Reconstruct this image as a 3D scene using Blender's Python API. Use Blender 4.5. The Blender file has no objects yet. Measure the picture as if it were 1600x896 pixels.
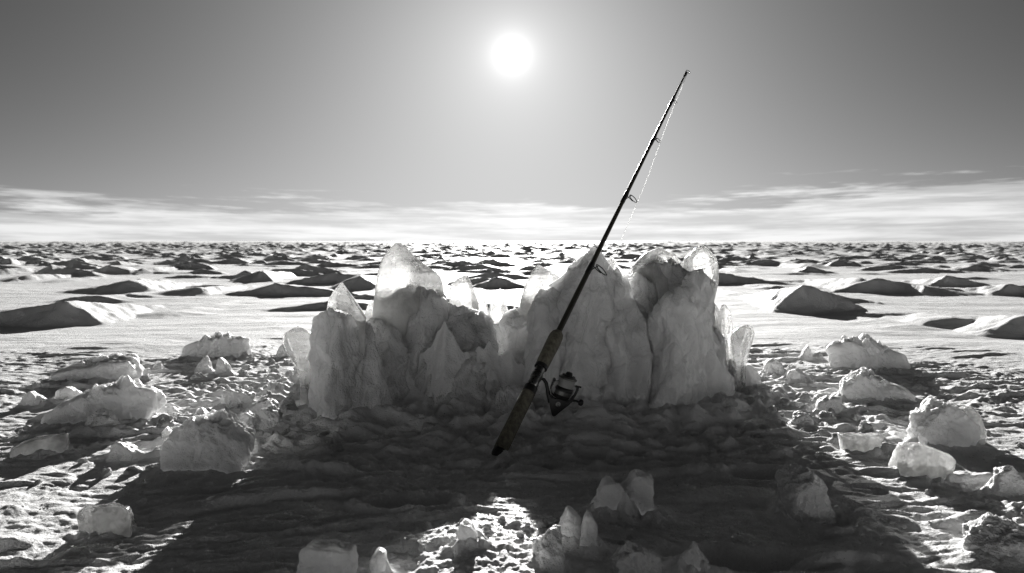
import bpy, bmesh, math, random
import numpy as np
from mathutils import Vector, Matrix

random.seed(7)
S = bpy.context.scene
COL = S.collection
R = math.radians

# ------------------------------------------------------------------ camera numbers
CAM_H = 0.60
FPX = 1600 * 28.0 / 36.0
PITCH = math.atan(71.0 / FPX)
SUN_EL = R(13.0)
cp, sp = math.cos(PITCH), math.sin(PITCH)

def ray(px, py):
    x = (px - 800.0) / FPX; y = (448.0 - py) / FPX
    return Vector((x, cp + y * sp, -sp + y * cp))

def P(px, py, Y):                       # point seen at a photo pixel, at distance Y
    d = ray(px, py); t = Y / d.y
    return Vector((d.x * t, Y, CAM_H + d.z * t))

def G(px, py, z=0.0):                   # point of the level z seen at a photo pixel
    d = ray(px, py); t = (z - CAM_H) / d.z
    return Vector((d.x * t, d.y * t, z))

# ------------------------------------------------------------------ noise
def _hash(ix, iy, iz, seed):
    h = (ix.astype(np.uint32) * np.uint32(374761393) + iy.astype(np.uint32) * np.uint32(668265263)
         + iz.astype(np.uint32) * np.uint32(2147483647 - 58) + np.uint32(seed * 1013904223 % 4294967296))
    h = (h ^ (h >> np.uint32(13))) * np.uint32(1274126177)
    h = (h ^ (h >> np.uint32(16))) * np.uint32(2246822519)
    return h ^ (h >> np.uint32(13))

def perlin2(x, y, seed=0):
    x = np.asarray(x, dtype=np.float64); y = np.asarray(y, dtype=np.float64)
    xi = np.floor(x); yi = np.floor(y); xf = x - xi; yf = y - yi
    xi = xi.astype(np.int64); yi = yi.astype(np.int64); z = np.zeros_like(xi)
    u = xf * xf * xf * (xf * (xf * 6 - 15) + 10); v = yf * yf * yf * (yf * (yf * 6 - 15) + 10)
    def g(dx, dy):
        a = _hash(xi + dx, yi + dy, z, seed).astype(np.float64) * (2 * math.pi / 4294967296.0)
        return np.cos(a) * (xf - dx) + np.sin(a) * (yf - dy)
    a = g(0, 0); b = g(1, 0); c = g(0, 1); d = g(1, 1)
    return ((a + u * (b - a)) * (1 - v) + (c + u * (d - c)) * v) * 1.5

def perlin3(p, f, seed=0):
    q = p * np.asarray(f, dtype=np.float64)
    i = np.floor(q).astype(np.int64); fr = q - i
    w = fr * fr * fr * (fr * (fr * 6 - 15) + 10)
    out = 0
    for dx in (0, 1):
        for dy in (0, 1):
            for dz in (0, 1):
                h = _hash(i[:, 0] + dx, i[:, 1] + dy, i[:, 2] + dz, seed)
                gx = (h & np.uint32(1023)).astype(np.float64) / 511.5 - 1
                gy = ((h >> np.uint32(10)) & np.uint32(1023)).astype(np.float64) / 511.5 - 1
                gz = ((h >> np.uint32(20)) & np.uint32(1023)).astype(np.float64) / 511.5 - 1
                n = gx * (fr[:, 0] - dx) + gy * (fr[:, 1] - dy) + gz * (fr[:, 2] - dz)
                out = out + n * (w[:, 0] if dx else 1 - w[:, 0]) * (w[:, 1] if dy else 1 - w[:, 1]) * (w[:, 2] if dz else 1 - w[:, 2])
    return out * 1.3

def worley3(p, f, seed=0):
    q = p * np.asarray(f, dtype=np.float64); i = np.floor(q).astype(np.int64); fr = q - i
    f1 = np.full(len(p), 9.0); f2 = np.full(len(p), 9.0)
    for dx in (-1, 0, 1):
        for dy in (-1, 0, 1):
            for dz in (-1, 0, 1):
                h = _hash(i[:, 0] + dx, i[:, 1] + dy, i[:, 2] + dz, seed)
                ox = (h & np.uint32(1023)) / 1023.0; oy = ((h >> np.uint32(10)) & np.uint32(1023)) / 1023.0; oz = ((h >> np.uint32(20)) & np.uint32(1023)) / 1023.0
                dd = (dx + ox - fr[:, 0]) ** 2 + (dy + oy - fr[:, 1]) ** 2 + (dz + oz - fr[:, 2]) ** 2
                f2 = np.minimum(f2, np.maximum(f1, dd)); f1 = np.minimum(f1, dd)
    return np.sqrt(f1), np.sqrt(f2)

def sstep(a, b, x):
    t = np.clip((x - a) / (b - a), 0, 1); return t * t * (3 - 2 * t)

def rnd01(h):
    return h.astype(np.float64) / 4294967296.0

# ------------------------------------------------------------------ the snow surface
# drifts the photo shows one by one: peak x, peak y, foot y, left x, right x (photo pixels)
DRIFTS = [(97, 470, 514, -120, 178), (205, 437, 461, 85, 250), (310, 450, 466, 215, 335), (405, 422, 442, 350, 436),
          (225, 419, 430, 195, 250), (45, 430, 442, -10, 62), (12, 420, 431, -25, 32), (100, 437, 444, 62, 128),
          (560, 430, 454, 512, 612), (757, 415, 425, 724, 792), (876, 413, 421, 850, 905),
          (1256, 446, 493, 1190, 1362), (1346, 434, 457, 1300, 1405), (1440, 445, 464, 1425, 1545), (1265, 411, 421, 1236, 1300),
          (1525, 439, 445, 1490, 1570), (1596, 495, 535, 1515, 1700), (1150, 422, 429, 1130, 1180),
          (270, 485, 498, 195, 338), (1420, 513, 524, 1342, 1490), (40, 482, 492, -80, 130), (1165, 459, 466, 1120, 1190)]
_D = []
for (pxp, pyp, pyb, l, r) in DRIFTS:
    Yb = G(pxp, pyb).y; Y = Yb * 1.045 + 0.10
    A = max(P(pxp, pyp, Y).z, 0.03); k = Y / FPX
    _D.append((P(pxp, pyp, Y).x, Y, A, (pxp - l) * k, (r - pxp) * k, Y - Yb))

# hollows: photo pixel of the centre, half width and half depth in metres, depth
PITS = [(G(640, 792), 0.10, 0.06, 0.04), (G(920, 712), 0.05, 0.05, 0.03), (G(1190, 745), 0.10, 0.06, 0.03),
        (G(240, 700), 0.07, 0.05, 0.03), (G(1150, 885), 0.16, 0.06, 0.04), (G(560, 690), 0.06, 0.05, 0.02),
        (G(1290, 810), 0.09, 0.06, 0.025), (G(1060, 700), 0.06, 0.05, 0.02)]

MOUNDS = []
FEET = []
def hump(u, v):
    return np.clip(1 - (np.abs(u) ** 1.05 + np.abs(v) ** 1.1), 0, None) ** 1.15

def H(x, y):
    x = np.asarray(x, dtype=np.float64); y = np.asarray(y, dtype=np.float64)
    d = np.hypot(x, y)
    wx = x + 0.10 * perlin2(x * 1.7, y * 1.7, 11) + 0.03 * perlin2(x * 6, y * 6, 12)
    wy = y + 0.10 * perlin2(x * 1.7, y * 1.7, 13) + 0.03 * perlin2(x * 6, y * 6, 14)
    z = 0.03 * perlin2(x * 0.35, y * 0.35, 1) * sstep(2.0, 6.0, d)
    # wind crust: low long ripples everywhere, rough lumps close by
    rough = 1 - sstep(3.9, 5.6, d + 0.5 * perlin2(x * 0.9, y * 0.9, 2))
    n1 = perlin2(wx / 0.30, wy / 0.12, 3); n2 = perlin2(wx / 0.105, wy / 0.048, 4); n3 = perlin2(wx / 0.046, wy / 0.026, 5); n4 = perlin2(wx / 0.024, wy / 0.018, 6)
    n5 = perlin2(wx / 0.012, wy / 0.011, 7)
    patch = 0.45 + 0.55 * sstep(-0.45, 0.45, perlin2(x * 1.3, y * 1.9, 8))
    rough_ = rough * (1 - 0.60 * np.exp(-((x + 0.01) / 0.26) ** 2) * sstep(1.85, 1.60, y))
    z = z + rough_ * patch * (0.0075 * n1 + 0.0085 * n2 + 0.0040 * np.abs(n2) + 0.0062 * n3 + 0.0030 * n4 + 0.0013 * n5)
    crack = np.clip(perlin2(wx / 0.42, wy / 0.085, 9) - 0.30, 0, 0.25)
    z = z + rough_ * crack * 0.06
    mid = 1 - sstep(20, 60, d)
    z = z + (1 - rough) * mid * (0.010 * perlin2(wx / 0.9, wy / 0.33, 21) + 0.0035 * perlin2(wx / 0.26, wy / 0.12, 22) + 0.0012 * perlin2(wx / 0.09, wy / 0.06, 27))
    # drifts with a steep lee face towards the camera
    dr = np.zeros_like(z)
    ux = x + 0.16 * perlin2(x * 2.1, y * 2.1, 31) + 0.05 * perlin2(x * 7, y * 7, 32)
    uy = y + 0.12 * perlin2(x * 2.3, y * 1.6, 33) + 0.035 * perlin2(x * 8, y * 8, 34)
    cs = 1.2
    ci = np.floor(ux / cs).astype(np.int64); cj = np.floor(uy / cs).astype(np.int64)
    far = sstep(5.2, 7.5, d)
    zz = np.zeros_like(ci)
    for di in (-1, 0, 1):
        for dj in (-1, 0, 1):
            a = ci + di; b = cj + dj
            r1 = rnd01(_hash(a, b, zz, 41)); r2 = rnd01(_hash(a, b, zz, 42)); r3 = rnd01(_hash(a, b, zz, 43))
            r4 = rnd01(_hash(a, b, zz, 44)); r5 = rnd01(_hash(a, b, zz, 45))
            cx = (a + 0.15 + 0.7 * r1) * cs; cy = (b + 0.15 + 0.7 * r2) * cs
            A = (0.03 + 0.16 * r3 ** 1.8) * (r4 < 0.30 + 0.56 * sstep(7, 22, d))
            w = 0.35 + 0.75 * r5
            u = (ux - cx) / np.where(ux < cx, w * (0.6 + 0.8 * r4), w * (1.4 - 0.8 * r4))
            v = uy - cy + 0.18 * u * u * (0.5 + r3) + 0.12 * u
            v = np.where(v > 0, v / (0.75 + 0.6 * r1), v / (0.08 + 0.55 * A))
            dr = np.maximum(dr, A * hump(u, v))
    dr = dr * far
    for cs2, d0, d1, amax, sd in ((3.4, 26, 60, 0.36, 141), (14.0, 110, 260, 0.50, 151)):
        m2 = d > d0
        if not m2.any(): continue
        qx = x[m2]; qy = y[m2]; ci = np.floor(qx / cs2).astype(np.int64); cj = np.floor(qy / cs2).astype(np.int64); z2 = np.zeros_like(ci); acc = np.zeros_like(qx)
        for di in (-1, 0, 1):
            for dj in (-1, 0, 1):
                a = ci + di; b = cj + dj
                r1 = rnd01(_hash(a, b, z2, sd)); r2 = rnd01(_hash(a, b, z2, sd + 1)); r3 = rnd01(_hash(a, b, z2, sd + 2)); r4 = rnd01(_hash(a, b, z2, sd + 3))
                A = amax * (0.35 + 0.65 * r3 ** 1.5) * (r4 < 0.85); w = cs2 * (0.18 + 0.30 * r2)
                u = (qx - (a + 0.1 + 0.8 * r1) * cs2) / w; v = qy - (b + 0.1 + 0.8 * r2) * cs2 + 0.2 * u * u
                v = np.where(v > 0, v / (cs2 * 0.45), v / (cs2 * 0.05 + 0.20))
                acc = np.maximum(acc, A * hump(u, v))
        dr[m2] = np.maximum(dr[m2], acc * sstep(d0, d1, d[m2]))
    sx = x + 0.05 * perlin2(x * 3, y * 3, 35) + 0.02 * perlin2(x * 11, y * 11, 36); sy = y + 0.06 * perlin2(x * 3, y * 3, 37) + 0.02 * perlin2(x * 12, y * 12, 38)
    for (cx, cy, A, wl, wr, lf) in _D:
        u = (sx - cx) / np.where(sx < cx, wl, wr)
        v = sy - cy + 0.10 * lf * 3 * u * u
        v = np.where(v > 0, v / (lf * 4.5 + 0.2), v / (lf * 0.85))
        dr = np.maximum(dr, A * 1.03 * hump(u, v))
    z = z + dr
    # the bank the ice wall stands in
    e = np.sqrt(((x - 0.02) / 1.02) ** 2 + (np.clip(np.abs(y - 2.92) - 0.12, 0, None) / 0.62) ** 2)
    e = e + 0.14 * perlin2(x * 3.1, y * 3.1, 51) + 0.05 * perlin2(x * 9, y * 9, 52)
    bank = 1 - sstep(0.35, 1.15, e)
    z = z + 0.022 * bank + bank * (0.026 * perlin2(wx / 0.16, wy / 0.11, 53) + 0.016 * perlin2(wx / 0.06, wy / 0.05, 54))
    # snow swept up against the foot of every pillar
    sel = (np.abs(x) < 1.3) & (y > 2.0) & (y < 3.9)
    if sel.any() and FEET:
        xs = x[sel]; ys = y[sel]; fl = np.zeros_like(xs)
        nz_ = perlin2(xs * 13, ys * 13, 67); n2_ = perlin2(xs * 34, ys * 30, 68)
        for (fx, fy, fa, fb) in FEET:
            q = np.sqrt(((xs - fx) / fa) ** 2 + ((ys - fy) / fb) ** 2)
            dd = np.clip(q - 1, 0, None) * (fa + fb) / 2
            fl = np.maximum(fl, np.exp(-dd / (0.045 + 0.02 * nz_)))
        z[sel] += fl * (0.026 + 0.020 * nz_ + 0.010 * n2_)
    # lumpy skirt round the bank
    sk = np.exp(-((e - 1.05) / 0.38) ** 2)
    z = z + sk * (0.023 * np.clip(perlin2(wx / 0.075, wy / 0.06, 55), 0, 1) + 0.008 * perlin2(wx / 0.035, wy / 0.03, 56))
    # granular snow in the foreground, rising a little towards the camera
    hp = np.exp(-((x + 0.01) / 0.24) ** 2) * sstep(1.95, 1.35, y) * (y > 0)
    z = z + hp * (0.050 + 0.006 * perlin2(x * 26, y * 26, 57) + 0.004 * perlin2(x * 60, y * 60, 58) + 0.002 * perlin2(x * 110, y * 110, 59))
    for (c, a, b, dep) in PITS:
        q = np.sqrt(((x - c.x) / a) ** 2 + ((y - c.y) / b) ** 2) * (1 + 0.22 * perlin2(x * 14, y * 14, 61))
        z = z - dep * (1 - sstep(0.55, 1.05, q)) + dep * 0.35 * np.exp(-((q - 1.2) / 0.22) ** 2)
    for (mx, my, mr, mh) in MOUNDS:
        q = ((x - mx) ** 2 + ((y - my) / 0.8) ** 2) / mr ** 2
        sel = q < 3.2
        if sel.any():
            qs = q[sel]; xs = x[sel]; ys = y[sel]
            z[sel] += mh * np.exp(-qs * qs * 0.7) * (0.9 + 0.8 * perlin2(xs * 24, ys * 24, 65) + 0.5 * perlin2(xs * 60, ys * 60, 66))
    return z

def hz(x, y):
    return float(H(np.array([x]), np.array([y]))[0])

# ------------------------------------------------------------------ mesh helpers
def obj(name, verts, faces, mat, parent=None, smooth=True):
    me = bpy.data.meshes.new(name)
    verts = np.asarray(verts, dtype=np.float32)
    me.vertices.add(len(verts)); me.vertices.foreach_set('co', verts.ravel())
    if isinstance(faces, np.ndarray):
        n, k = faces.shape
        me.loops.add(n * k); me.loops.foreach_set('vertex_index', faces.ravel().astype(np.int32))
        me.polygons.add(n); me.polygons.foreach_set('loop_start', np.arange(0, n * k, k, dtype=np.int32))
    else:
        flat = [i for f in faces for i in f]; st = np.cumsum([0] + [len(f) for f in faces[:-1]])
        me.loops.add(len(flat)); me.loops.foreach_set('vertex_index', np.array(flat, dtype=np.int32))
        me.polygons.add(len(faces)); me.polygons.foreach_set('loop_start', np.array(st, dtype=np.int32))
    me.update(calc_edges=True); me.validate()
    if smooth: me.polygons.foreach_set('use_smooth', np.ones(len(me.polygons), dtype=bool))
    me.materials.append(mat)
    o = bpy.data.objects.new(name, me); COL.objects.link(o)
    if parent: o.parent = parent
    return o

def tag(o, label=None, cat=None, group=None, kind=None):
    if label: o['label'] = label
    if cat: o['category'] = cat
    if group: o['group'] = group
    if kind or cat: o['kind'] = kind or 'thing'
    return o

class MB:                                # collects shapes for ONE mesh
    def __init__(s): s.v = []; s.f = []
    def grid(s, rings, closed=True, cap=True):
        b = len(s.v); n = len(rings[0])
        for r in rings: s.v += [tuple(p) for p in r]
        for i in range(len(rings) - 1):
            for j in range(n if closed else n - 1):
                k = (j + 1) % n
                s.f.append((b + i * n + j, b + i * n + k, b + (i + 1) * n + k, b + (i + 1) * n + j))
        if cap:
            s.f.append(tuple(b + j for j in range(n - 1, -1, -1)))
            q = b + (len(rings) - 1) * n
            s.f.append(tuple(q + j for j in range(n)))
    def tube(s, pts, rad, n=12):
        pts = [Vector(p) for p in pts]
        if not hasattr(rad, '__len__'): rad = [rad] * len(pts)
        t0 = (pts[1] - pts[0]).normalized()
        u = t0.orthogonal().normalized(); rings = []
        for i, p in enumerate(pts):
            t = (pts[min(i + 1, len(pts) - 1)] - pts[max(i - 1, 0)]).normalized()
            u = (u - t * u.dot(t)).normalized(); w = t.cross(u)
            rings.append([p + (u * math.cos(a) + w * math.sin(a)) * rad[i] for a in (2 * math.pi * k / n for k in range(n))])
        s.grid(rings)
    def lathe(s, o, axis, prof, n=28):       # prof: (distance along axis, radius)
        o = Vector(o); t = Vector(axis).normalized(); u = t.orthogonal().normalized(); w = t.cross(u)
        s.grid([[o + t * h + (u * math.cos(a) + w * math.sin(a)) * max(r, 1e-5) for a in (2 * math.pi * k / n for k in range(n))] for h, r in prof])
    def torus(s, c, nrm, r1, r2, rt, n=28, m=8, up=None):
        c = Vector(c); nrm = Vector(nrm).normalized()
        u = (Vector(up) - nrm * Vector(up).dot(nrm)).normalized() if up is not None else nrm.orthogonal().normalized(); w = nrm.cross(u)
        b = len(s.v)
        for i in range(n):
            a = 2 * math.pi * i / n; ct = c + u * (r1 * math.cos(a)) + w * (r2 * math.sin(a)); rad = (u * math.cos(a) + w * math.sin(a))
            for j in range(m):
                q = 2 * math.pi * j / m; s.v.append(tuple(ct + rad * (rt * math.cos(q)) + nrm * (rt * math.sin(q))))
        for i in range(n):
            for j in range(m):
                s.f.append((b + i * m + j, b + ((i + 1) % n) * m + j, b + ((i + 1) % n) * m + (j + 1) % m, b + i * m + (j + 1) % m))
    def prism(s, poly, off):                 # poly: front corner points, off: vector to the back
        b = len(s.v); n = len(poly)
        s.v += [tuple(p) for p in poly] + [tuple(Vector(p) + off) for p in poly]
        s.f.append(tuple(range(b, b + n))); s.f.append(tuple(range(b + 2 * n - 1, b + n - 1, -1)))
        for i in range(n):
            j = (i + 1) % n; s.f.append((b + i, b + n + i, b + n + j, b + j))
    def build(s, name, mat, parent=None, smooth=True, bevel=0, origin=None):
        vs = s.v
        if origin is not None: vs = [tuple(Vector(v) - origin) for v in vs]
        o = obj(name, vs, s.f, mat, parent, smooth)
        bm = bmesh.new(); bm.from_mesh(o.data); bmesh.ops.recalc_face_normals(bm, faces=bm.faces)
        if bevel:
            es = [e for e in bm.edges if len(e.link_faces) == 2 and e.calc_face_angle(0) > 0.5]
            bmesh.ops.bevel(bm, geom=es, offset=bevel, segments=2, affect='EDGES', profile=0.6)
        for e in bm.edges:
            if len(e.link_faces) == 2 and e.calc_face_angle(0) > 0.7: e.smooth = False
        bm.to_mesh(o.data); bm.free()
        return o

# ------------------------------------------------------------------ materials
def new_mat(name):
    m = bpy.data.materials.new(name); m.use_nodes = True
    nt = m.node_tree; nt.nodes.clear()
    return m, nt, nt.nodes.new('ShaderNodeOutputMaterial')

def node(nt, typ, ins=None, **kw):
    n = nt.nodes.new(typ)
    for k, v in kw.items(): setattr(n, k, v)
    for k, v in (ins or {}).items():
        s = n.inputs[k]
        if isinstance(v, bpy.types.NodeSocket): nt.links.new(v, s)
        else: s.default_value = v
    return n

def math_(nt, op, a, b=0.0, c=0.0, clamp=False):
    n = nt.nodes.new('ShaderNodeMath'); n.operation = op; n.use_clamp = clamp
    for i, v in enumerate((a, b, c)):
        if isinstance(v, bpy.types.NodeSocket): nt.links.new(v, n.inputs[i])
        else: n.inputs[i].default_value = v
    return n.outputs[0]

def noise(nt, vec, scale, detail=3.0, rough=0.55, stretch=None):
    if stretch is not None:
        vec = node(nt, 'ShaderNodeMapping', {'Vector': vec, 'Scale': stretch}).outputs[0]
    return node(nt, 'ShaderNodeTexNoise', {'Vector': vec, 'Scale': scale, 'Detail': detail, 'Roughness': rough}).outputs['Fac']

def ramp(nt, v, lo, hi, a=0.0, b=1.0):
    return node(nt, 'ShaderNodeMapRange', {'Value': v, 'From Min': lo, 'From Max': hi, 'To Min': a, 'To Max': b}, interpolation_type='SMOOTHSTEP').outputs[0]

def grey(nt, v):
    return node(nt, 'ShaderNodeCombineColor', {'Red': v, 'Green': v, 'Blue': v}).outputs[0]

def G4(v): return (v, v, v * 0.985, 1)

def snow_mat(name, base, sss=0.0, radius=0.03, gran=1.0, rough=0.55, spec=0.35, coord='Object'):
    m, nt, out = new_mat(name)
    tc = node(nt, 'ShaderNodeTexCoord').outputs[coord]
    f1 = noise(nt, tc, 190.0, 2.0, 0.7); f2 = noise(nt, tc, 60.0, 4.0, 0.65); f3 = noise(nt, tc, 5.0, 3.0, 0.5)
    b1 = node(nt, 'ShaderNodeBump', {'Height': f1, 'Strength': min(1, 0.8 * gran), 'Distance': 0.006}).outputs[0]
    b2 = node(nt, 'ShaderNodeBump', {'Height': f2, 'Strength': min(1, 0.7 * gran), 'Distance': 0.010, 'Normal': b1}).outputs[0]
    col = grey(nt, ramp(nt, f3, 0.3, 0.7, base * 0.93, base * 1.03))
    p = node(nt, 'ShaderNodeBsdfPrincipled', {'Base Color': col, 'Roughness': rough, 'Specular IOR Level': spec, 'IOR': 1.31, 'Normal': b2})
    if sss:
        p.inputs['Subsurface Weight'].default_value = sss
        p.inputs['Subsurface Radius'].default_value = (1, 1, 1)
        p.inputs['Subsurface Scale'].default_value = radius
    nt.links.new(p.outputs[0], out.inputs[0])
    return m

def ice_mat(name, frost_lo, frost_hi, through=0.25, rough=0.10, z0=None, z1=None):
    """clear ice with cloudy veins; FROST_LO..FROST_HI how much of it is milky; z0..z1: milky below, clear above (thing's own height)"""
    m, nt, out = new_mat(name)
    tc = node(nt, 'ShaderNodeTexCoord').outputs['Object']
    n1 = noise(nt, tc, 9.0, 4.0, 0.6); n2 = noise(nt, tc, 34.0, 3.0, 0.6); n3 = noise(nt, tc, 120.0, 2.0, 0.6)
    vor = node(nt, 'ShaderNodeTexVoronoi', {'Vector': node(nt, 'ShaderNodeMapping', {'Vector': tc, 'Scale': (1, 1, 0.45)}).outputs[0], 'Scale': 17.0}, feature='DISTANCE_TO_EDGE').outputs['Distance']
    b1 = node(nt, 'ShaderNodeBump', {'Height': n2, 'Strength': 0.35, 'Distance': 0.012}).outputs[0]
    b2 = node(nt, 'ShaderNodeBump', {'Height': vor, 'Strength': 0.25, 'Distance': 0.008, 'Normal': b1}).outputs[0]
    b3 = node(nt, 'ShaderNodeBump', {'Height': n3, 'Strength': 0.12, 'Distance': 0.004, 'Normal': b2}).outputs[0]
    glass = node(nt, 'ShaderNodeBsdfPrincipled', {'Base Color': (0.88, 0.88, 0.875, 1), 'Roughness': rough, 'IOR': 1.31, 'Transmission Weight': 1.0, 'Normal': b3})
    milk = node(nt, 'ShaderNodeBsdfPrincipled', {'Base Color': (0.78, 0.78, 0.77, 1), 'Roughness': 0.35, 'IOR': 1.31, 'Normal': b3, 'Subsurface Weight': 1.0,
                                                'Subsurface Radius': (1, 1, 1), 'Subsurface Scale': 0.08})
    fr = ramp(nt, n1, 0.35, 0.72, frost_lo, frost_hi)
    if z0 is not None:
        z = node(nt, 'ShaderNodeSeparateXYZ', {'Vector': tc}).outputs['Z']
        zz = math_(nt, 'ADD', z, math_(nt, 'MULTIPLY', math_(nt, 'SUBTRACT', n1, 0.5), 0.16))
        fr = math_(nt, 'MAXIMUM', fr, ramp(nt, zz, z0, z1, 1.0, 0.0))
    mx = node(nt, 'ShaderNodeMixShader', {0: fr, 1: glass.outputs[0], 2: milk.outputs[0]})
    tr = node(nt, 'ShaderNodeBsdfTransparent', {'Color': (0.95, 0.95, 0.945, 1)})
    thr = math_(nt, 'MULTIPLY', math_(nt, 'SUBTRACT', 1.0, fr), through)
    mx2 = node(nt, 'ShaderNodeMixShader', {0: thr, 1: mx.outputs[0], 2: tr.outputs[0]})
    nt.links.new(mx2.outputs[0], out.inputs[0])
    return m

def plain_mat(name, c, rough=0.5, metal=0.0, spec=0.5, nscale=0, namp=0.0, bump=0.0, stretch=None):
    m, nt, out = new_mat(name)
    p = node(nt, 'ShaderNodeBsdfPrincipled', {'Base Color': (*c, 1), 'Roughness': rough, 'Metallic': metal, 'Specular IOR Level': spec})
    if nscale:
        tc = node(nt, 'ShaderNodeTexCoord').outputs['Object']
        n = noise(nt, tc, nscale, 4.0, 0.65, stretch)
        k = ramp(nt, n, 0.3, 0.7, 1 - namp, 1 + namp)
        cm = node(nt, 'ShaderNodeMix', {'Factor': 1.0, 'A': (*c, 1), 'B': grey(nt, k)}, data_type='RGBA', blend_type='MULTIPLY') if False else None
        vm = node(nt, 'ShaderNodeVectorMath', {0: c, 1: (1, 1, 1)}, operation='SCALE'); nt.links.new(k, vm.inputs['Scale'])
        nt.links.new(vm.outputs[0], p.inputs['Base Color'])
        nt.links.new(ramp(nt, n, 0.3, 0.7, rough * 0.85, min(1, rough * 1.2)), p.inputs['Roughness'])
        if bump:
            nt.links.new(node(nt, 'ShaderNodeBump', {'Height': n, 'Strength': bump, 'Distance': 0.002}).outputs[0], p.inputs['Normal'])
    nt.links.new(p.outputs[0], out.inputs[0])
    return m

M_GROUND = snow_mat('wind_packed_snow', 0.88, gran=0.6, rough=0.60, spec=0.22)
M_WALL = snow_mat('frosted_ice', 0.85, sss=0.8, radius=0.06, gran=0.6, rough=0.42, spec=0.5)
def fissures(m):
    nt = m.node_tree; p = next(n for n in nt.nodes if n.type == 'BSDF_PRINCIPLED')
    tc = node(nt, 'ShaderNodeTexCoord').outputs['Object']
    w = node(nt, 'ShaderNodeTexNoise', {'Vector': tc, 'Scale': 6.0, 'Detail': 3.0}).outputs['Color']
    wv = node(nt, 'ShaderNodeVectorMath', {0: tc, 1: node(nt, 'ShaderNodeVectorMath', {0: w, 1: (0.14, 0.14, 0.14)}, operation='MULTIPLY').outputs[0]}, operation='ADD').outputs[0]
    mp = node(nt, 'ShaderNodeMapping', {'Vector': wv, 'Scale': (1, 1, 0.42)}).outputs[0]
    vd = node(nt, 'ShaderNodeTexVoronoi', {'Vector': mp, 'Scale': 13.0}, feature='DISTANCE_TO_EDGE').outputs['Distance']
    crack = ramp(nt, vd, 0.0, 0.10)
    pits = noise(nt, wv, 30.0, 4.0, 0.65, (1, 1, 0.4))
    old = p.inputs['Normal'].links[0].from_socket
    b1 = node(nt, 'ShaderNodeBump', {'Height': pits, 'Strength': 0.75, 'Distance': 0.022, 'Normal': old}).outputs[0]
    b2 = node(nt, 'ShaderNodeBump', {'Height': crack, 'Strength': 0.3, 'Distance': 0.012, 'Normal': b1}).outputs[0]
    nt.links.new(b2, p.inputs['Normal'])
    old = p.inputs['Base Color'].links[0].from_socket
    vein = noise(nt, wv, 11.0, 4.0, 0.6, (1, 1, 0.35))
    k = math_(nt, 'MULTIPLY', ramp(nt, vein, 0.35, 0.6, 0.86, 1.0), ramp(nt, vd, 0.0, 0.05, 0.9, 1.0))
    vm = node(nt, 'ShaderNodeVectorMath', {0: old}, operation='SCALE'); nt.links.new(k, vm.inputs['Scale'])
    nt.links.new(vm.outputs[0], p.inputs['Base Color'])
fissures(M_WALL)
M_BASE = snow_mat('packed_base_snow', 0.84, sss=0.25, radius=0.012, gran=0.6, rough=0.55, spec=0.3)
M_LUMP = snow_mat('lump_snow', 0.84, sss=0.35, radius=0.008, gran=1.1, rough=0.5, spec=0.4)
M_SLAB = snow_mat('slab_snow', 0.84, sss=0.6, radius=0.028, gran=0.6, rough=0.48, spec=0.4)
M_CLEAR = ice_mat('clear_ice', 0.03, 0.55, through=0.25)
M_CHUNK = ice_mat('cloudy_ice', 0.15, 0.85, through=0.18, rough=0.16)
M_GLINT = plain_mat('frost_crystal', (0.8, 0.8, 0.79), 0.12, spec=0.8)
M_CORK = plain_mat('worn_cork', (0.13, 0.122, 0.095), 0.75, nscale=90, namp=0.45, bump=0.4, stretch=(1, 1, 0.6))
M_BLANK = plain_mat('rod_graphite', (0.034, 0.032, 0.026), 0.42, spec=0.35, nscale=60, namp=0.15)
M_BLACK = plain_mat('black_plastic', (0.014, 0.014, 0.014), 0.38, spec=0.5, nscale=120, namp=0.2)
M_METAL = plain_mat('brushed_metal', (0.30, 0.30, 0.295), 0.30, metal=1.0, nscale=150, namp=0.15)
M_GREYM = plain_mat('grey_alloy', (0.16, 0.16, 0.155), 0.34, metal=0.8, nscale=150, namp=0.15)
M_LINE = plain_mat('fishing_line', (0.92, 0.92, 0.91), 0.4, spec=0.6)
next(n for n in M_LINE.node_tree.nodes if n.type == 'BSDF_PRINCIPLED').inputs['Transmission Weight'].default_value = 0.5   # backlit nylon
M_SPOOLLINE = plain_mat('wound_line', (0.34, 0.34, 0.335), 0.5, nscale=40, namp=0.12, bump=0.4, stretch=(0.2, 0.2, 30))

# ------------------------------------------------------------------ ground
def build_ground():
    a1 = np.linspace(R(-42), R(42), 1050)
    a2 = np.linspace(R(42), R(318), 260)[1:-1]
    ang = np.concatenate([a1, a2]); na = len(ang)
    rr = np.concatenate([np.geomspace(0.25, 1.15, 50, endpoint=False), np.geomspace(1.15, 6.0, 640, endpoint=False),
                         np.geomspace(6.0, 70.0, 520, endpoint=False), np.geomspace(70.0, 320.0, 460, endpoint=False), np.geomspace(320.0, 6000.0, 110)])
    nr = len(rr)
    A, RR = np.meshgrid(ang, rr)
    x = (RR * np.sin(A)).ravel(); y = (RR * np.cos(A)).ravel()
    z = H(x, y)
    v = np.stack([x, y, z], 1)
    v = np.vstack([v, [[0, 0, hz(0, 0)]]])
    i = np.arange(nr - 1)[:, None] * na; j = np.arange(na)[None, :]; k = (j + 1) % na
    f = np.stack([i + j, i + k, i + na + k, i + na + j], -1).reshape(-1, 4)[:, ::-1]
    c = len(v) - 1
    # close the small hole under the camera with a ring of degenerate-free quads to the centre
    jj = np.arange(0, na - 1, 2)
    fc = np.stack([np.full(len(jj), c), jj, jj + 1, (jj + 2) % na], -1)
    o = obj('snow_ground', v, np.vstack([f, fc]).copy(), M_GROUND)
    tag(o, 'wind packed snow plain with sharp drifts out to the horizon', None, None, 'structure')
    return o

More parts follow.
